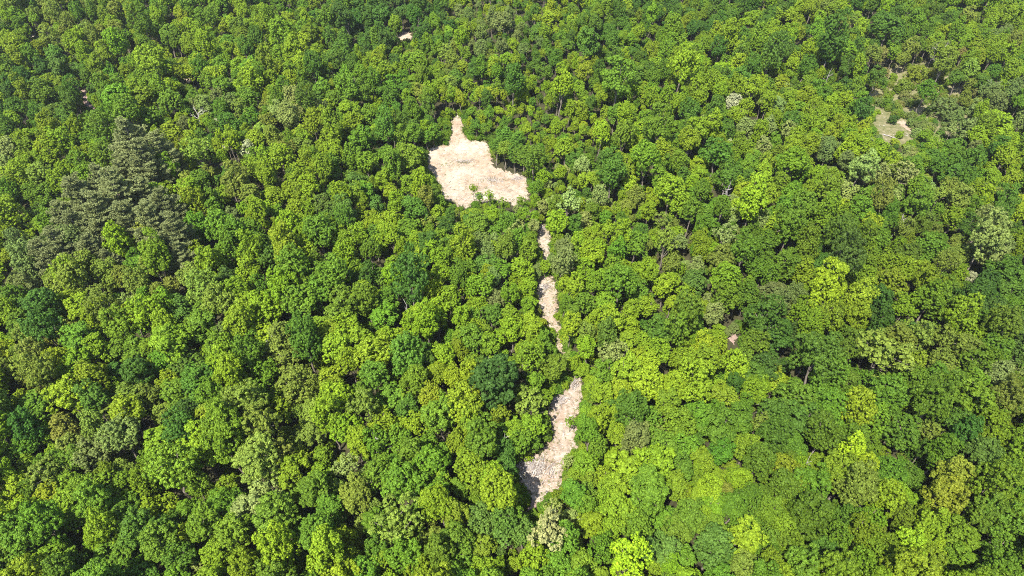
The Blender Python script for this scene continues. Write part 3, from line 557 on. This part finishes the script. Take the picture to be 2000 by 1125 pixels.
# ------------------------------------------------------------------ bare and dead trees
def dead(px, py, h, spread, n, label, mat=PALE, lean=(0, 0), seed=1, r0=.22, base_h=.0, sub=4):
    g = np.random.default_rng(seed); x, y, d = at(px, py, h * .7); e = link('dead_tree', None, None, (x, y, float(terr(x, y)))); tag(e, label, 'tree', 'bare dead trees in the forest')
    top = np.array([lean[0], lean[1], h]); tp = limb((0, 0, -.2), top, 0, 8, g); tb = MB(); tube(tb, tp, np.linspace(r0, r0 * .15, 8), 7); link('trunk', tb.mesh('trunk', [mat]), e)
    for i in range(n):
        f = g.uniform(.45, .95); s = tp[0] * (1 - f) + top * f; k = min(7, int(f * 7)); s = tp[k]; th = i * 2.4 + g.uniform(-.3, .3); l = spread * g.uniform(.6, 1.1) * (1.25 - f * .6)
        bb = MB(); q = limb(s, s + np.array([math.cos(th) * l, math.sin(th) * l, l * g.uniform(.5, 1.0)]), .1 * l, 6, g); tube(bb, q, np.linspace(r0 * .42, r0 * .1, 6), 5)
        for j in range(sub):
            m = q[2 + j % 4]; dd = unit(q[-1] - q[0] + g.normal(scale=.55 * l, size=3)) * l * g.uniform(.3, .6); qq = limb(m, m + dd + [0, 0, .15 * l], .05 * l, 5, g); tube(bb, qq, np.linspace(r0 * .2, r0 * .06, 5), 4)
            for jj in range(2):
                m2 = qq[2 + jj]; tube(bb, [m2, m2 + dd * .3 + g.normal(scale=.12 * l, size=3)], [r0 * .1, r0 * .05], 4)
        link('branch', bb.mesh('branch', [mat]), e)
dead(1838, 108, 15, 5.5, 9, 'wide bare grey tree above the grassy scar near the upper right corner', mat=GREY, seed=2, r0=.17, sub=6)
dead(1562, 915, 15, 1.8, 4, 'leaning pale snag left of the golden lime tree', lean=(3.2, 2.5), mat=GREY, seed=3, r0=.13)
dead(801, 608, 16, 1.6, 4, 'thin white snag in a dark gap left of the narrow track', seed=4, r0=.2, lean=(-1.4, 0))
dead(541, 678, 13, 3.2, 8, 'bare grey twiggy tree among light green crowns left of centre', mat=GREY, seed=5)
dead(1422, 372, 15, 1.9, 8, 'slender purplish grey bare tree right of the upper clearing', mat=GREY, seed=6)
dead(327, 588, 13, 2.6, 9, 'small bare grey crown just below the pine stand', mat=GREY, seed=7)
dead(384, 224, 15, 3.0, 8, 'whitish bare tree above and right of the pine stand', seed=8)
dead(1858, 822, 12, 3.6, 8, 'dead tree with bare branches in the dark gap at the right edge', mat=GREY, seed=9)
dead(1613, 150, 13, 2.6, 6, 'bare grey stems left of the wide bare tree, high in the photo', mat=GREY, seed=10, lean=(2, 1))
dead(1935, 178, 13, 3.0, 10, 'brownish grey bare crown below and right of the wide bare tree', mat=GREY, seed=11)
dead(732, 866, 15, 1.6, 5, 'dark bare trunk in the gap below the blackish green tree', mat=GREY, seed=12)
dead(1490, 800, 14, 2.2, 6, 'bare twiggy stem in a shaded gap right of the lower clearing', mat=GREY, seed=13)
dead(1755, 440, 12, 2.2, 9, 'small purplish bare crown between green trees below the grassy scar', mat=GREY, seed=14)
dead(78, 236, 14, 2.4, 8, 'whitish bare tree near the left edge above the pine stand', seed=15)
dead(985, 866, 14, 1.2, 3, 'pale thin stem on the left side of the lower clearing', seed=16, r0=.16)

# ------------------------------------------------------------------ things lying on the cleared ground
def log(a, b, r, label, seed, mat=PALE):
    g = np.random.default_rng(seed); ax, ay, _ = at(*a); bx, by, _ = at(*b); cx, cy = (ax + bx) / 2, (ay + by) / 2; z = float(terr(cx, cy)) + .25
    e = link('fallen_trunk', None, None, (cx, cy, z)); tag(e, label, 'log'); h = np.array([bx - ax, by - ay, 0]) / 2
    p = limb(-h + [0, 0, r], h + [0, 0, r * .6 + .3], .1, 7, g); tb = MB(); tube(tb, p, np.linspace(r, r * .35, 7), 8)
    link('trunk', tb.mesh('trunk', [mat]), e)
    for i in range(4):
        s = p[3 + i % 4]; q = limb(s, s + [g.normal(scale=.9), g.normal(scale=.9), g.uniform(.3, 1.0)], .05, 4, g); bb = MB(); tube(bb, q, np.linspace(r * .3, .02, 4), 5); link('branch', bb.mesh('branch', [mat]), e)
log((1000, 905), (1030, 952), .17, 'long pale fallen trunk along the left edge of the lower clearing', 2)
log((1040, 930), (1056, 896), .11, 'short fallen trunk across the brush of the lower clearing', 4)
log((1724, 264), (1752, 274), .2, 'pinkish grey log on the lower side of the grassy scar', 5, GREY)
def brush(px, py, w_, d_, n, label, seed, ang=.9):
    g = np.random.default_rng(seed); x, y, _ = at(px, py); mb = MB()
    for i in range(n):
        c = np.array([g.normal(scale=w_ * .4), g.normal(scale=d_ * .4), g.uniform(.05, .5)]); th = g.normal(ang, .5); L = g.uniform(1, 3.2); d = np.array([math.cos(th), math.sin(th), g.normal(scale=.15)]) * L / 2
        tube(mb, limb(c - d, c + d, .08, 4, g), np.linspace(g.uniform(.03, .07), .015, 4), 4, int(g.choice([0, 1, 2], p=[.35, .4, .25])))
    o = link('brush_pile', mb.mesh('brush_pile', [PALE, GREY, DK]), None, (x, y, float(terr(x, y)) + .1)); tag(o, label, 'brush pile', 'brush left on the clearings', None)
brush(1042, 915, 6, 4, 300, 'raked pinkish grey brush at the left corner of the lower clearing', 1)
brush(1090, 782, 3, 2, 80, 'thin brush at the top of the lower clearing', 2, .3)
brush(1122, 752, 1.6, 2, 50, 'reddish brown brush under the topmost tip of the lower clearing', 3)
brush(962, 352, 6, 2.5, 90, 'olive slash pile across the middle of the upper clearing', 4, 1.8)
brush(905, 316, 5, 1.4, 60, 'low slash pile in the centre left of the upper clearing', 5, .2)
brush(1012, 350, 3, 1.6, 60, 'brush beside the shaded trees at the right of the upper clearing', 6, .2)
brush(1066, 560, 2, 2, 50, 'brush at the top of the middle stretch of track', 7)
brush(1062, 446, 1.6, 1.6, 50, 'dark brush at the top end of the narrow track', 8)
# a few saplings standing up into the clearings
SAP = [(925, 372, 9, 'l', 'slim light green sapling at the lower edge of the upper clearing'), (937, 388, 8, 'v', 'small sapling between two taller ones at the foot of the upper clearing'),
       (957, 386, 10, 'y', 'yellow green pointed sapling below the middle of the upper clearing'), (983, 404, 12, 'v', 'round young tree at the lower right of the upper clearing'),
       (1114, 826, 11, 'v', 'small leafy sapling on the right side of the lower clearing'), (1110, 905, 14, 'p', 'pale green sapling at the right edge of the lower clearing'),
       (1018, 396, 9, 'l', 'low young tree at the bottom right corner of the upper clearing'), (1132, 826, 8, 'm', 'darker sapling at the wood edge beside the lower clearing')]
for px, py, rp, c, label in SAP:
    k = IOPEN[int(px) % 2]; s = 1.5
    for _ in range(5):
        x, y, d = at(px, py, protos[k][3] * s); s = rp * d / FPX
    t = dict(x=x, y=y, s=s, rz=rnd.uniform(0, 6), k=k, c=c, tint=jt(c, .05), px=px, py=py, rp=rp)
    e = add_tree(t, 'sapling', 'sapling', 'saplings at the clearings', label)
    for ch in e.children: ch.scale = (s * .9, s * .95, s * 1.15)
print('TREES', len(T), 'rest', len(rest), 'shrubs', len(shrub_list), 'hand', len(hand), 'min single px', cand[min(300, len(cand) - 1)]['rp'])

# ------------------------------------------------------------------ thin summer haze over the whole valley
hb = MB(); hx, hy0, hy1, hz0, hz1 = 5200, -3200, 6500, -60, 156
hb.add([(-hx, hy0, hz0), (hx, hy0, hz0), (hx, hy1, hz0), (-hx, hy1, hz0), (-hx, hy0, hz1), (hx, hy0, hz1), (hx, hy1, hz1), (-hx, hy1, hz1)],
       [(0, 3, 2, 1), (4, 5, 6, 7), (0, 1, 5, 4), (1, 2, 6, 5), (2, 3, 7, 6), (3, 0, 4, 7)])
HM, n_, l_ = newmat('haze'); ho = n_.new('ShaderNodeOutputMaterial'); pv = n_.new('ShaderNodeVolumePrincipled')
pv.inputs['Density'].default_value = .00006; pv.inputs['Color'].default_value = (.92, .96, 1, 1); pv.inputs['Anisotropy'].default_value = .3
l_.new(pv.outputs[0], ho.inputs['Volume'])
tag(link('haze', hb.mesh('haze', [HM])), kind='stuff', label='thin pale haze over the forest', cat='haze')
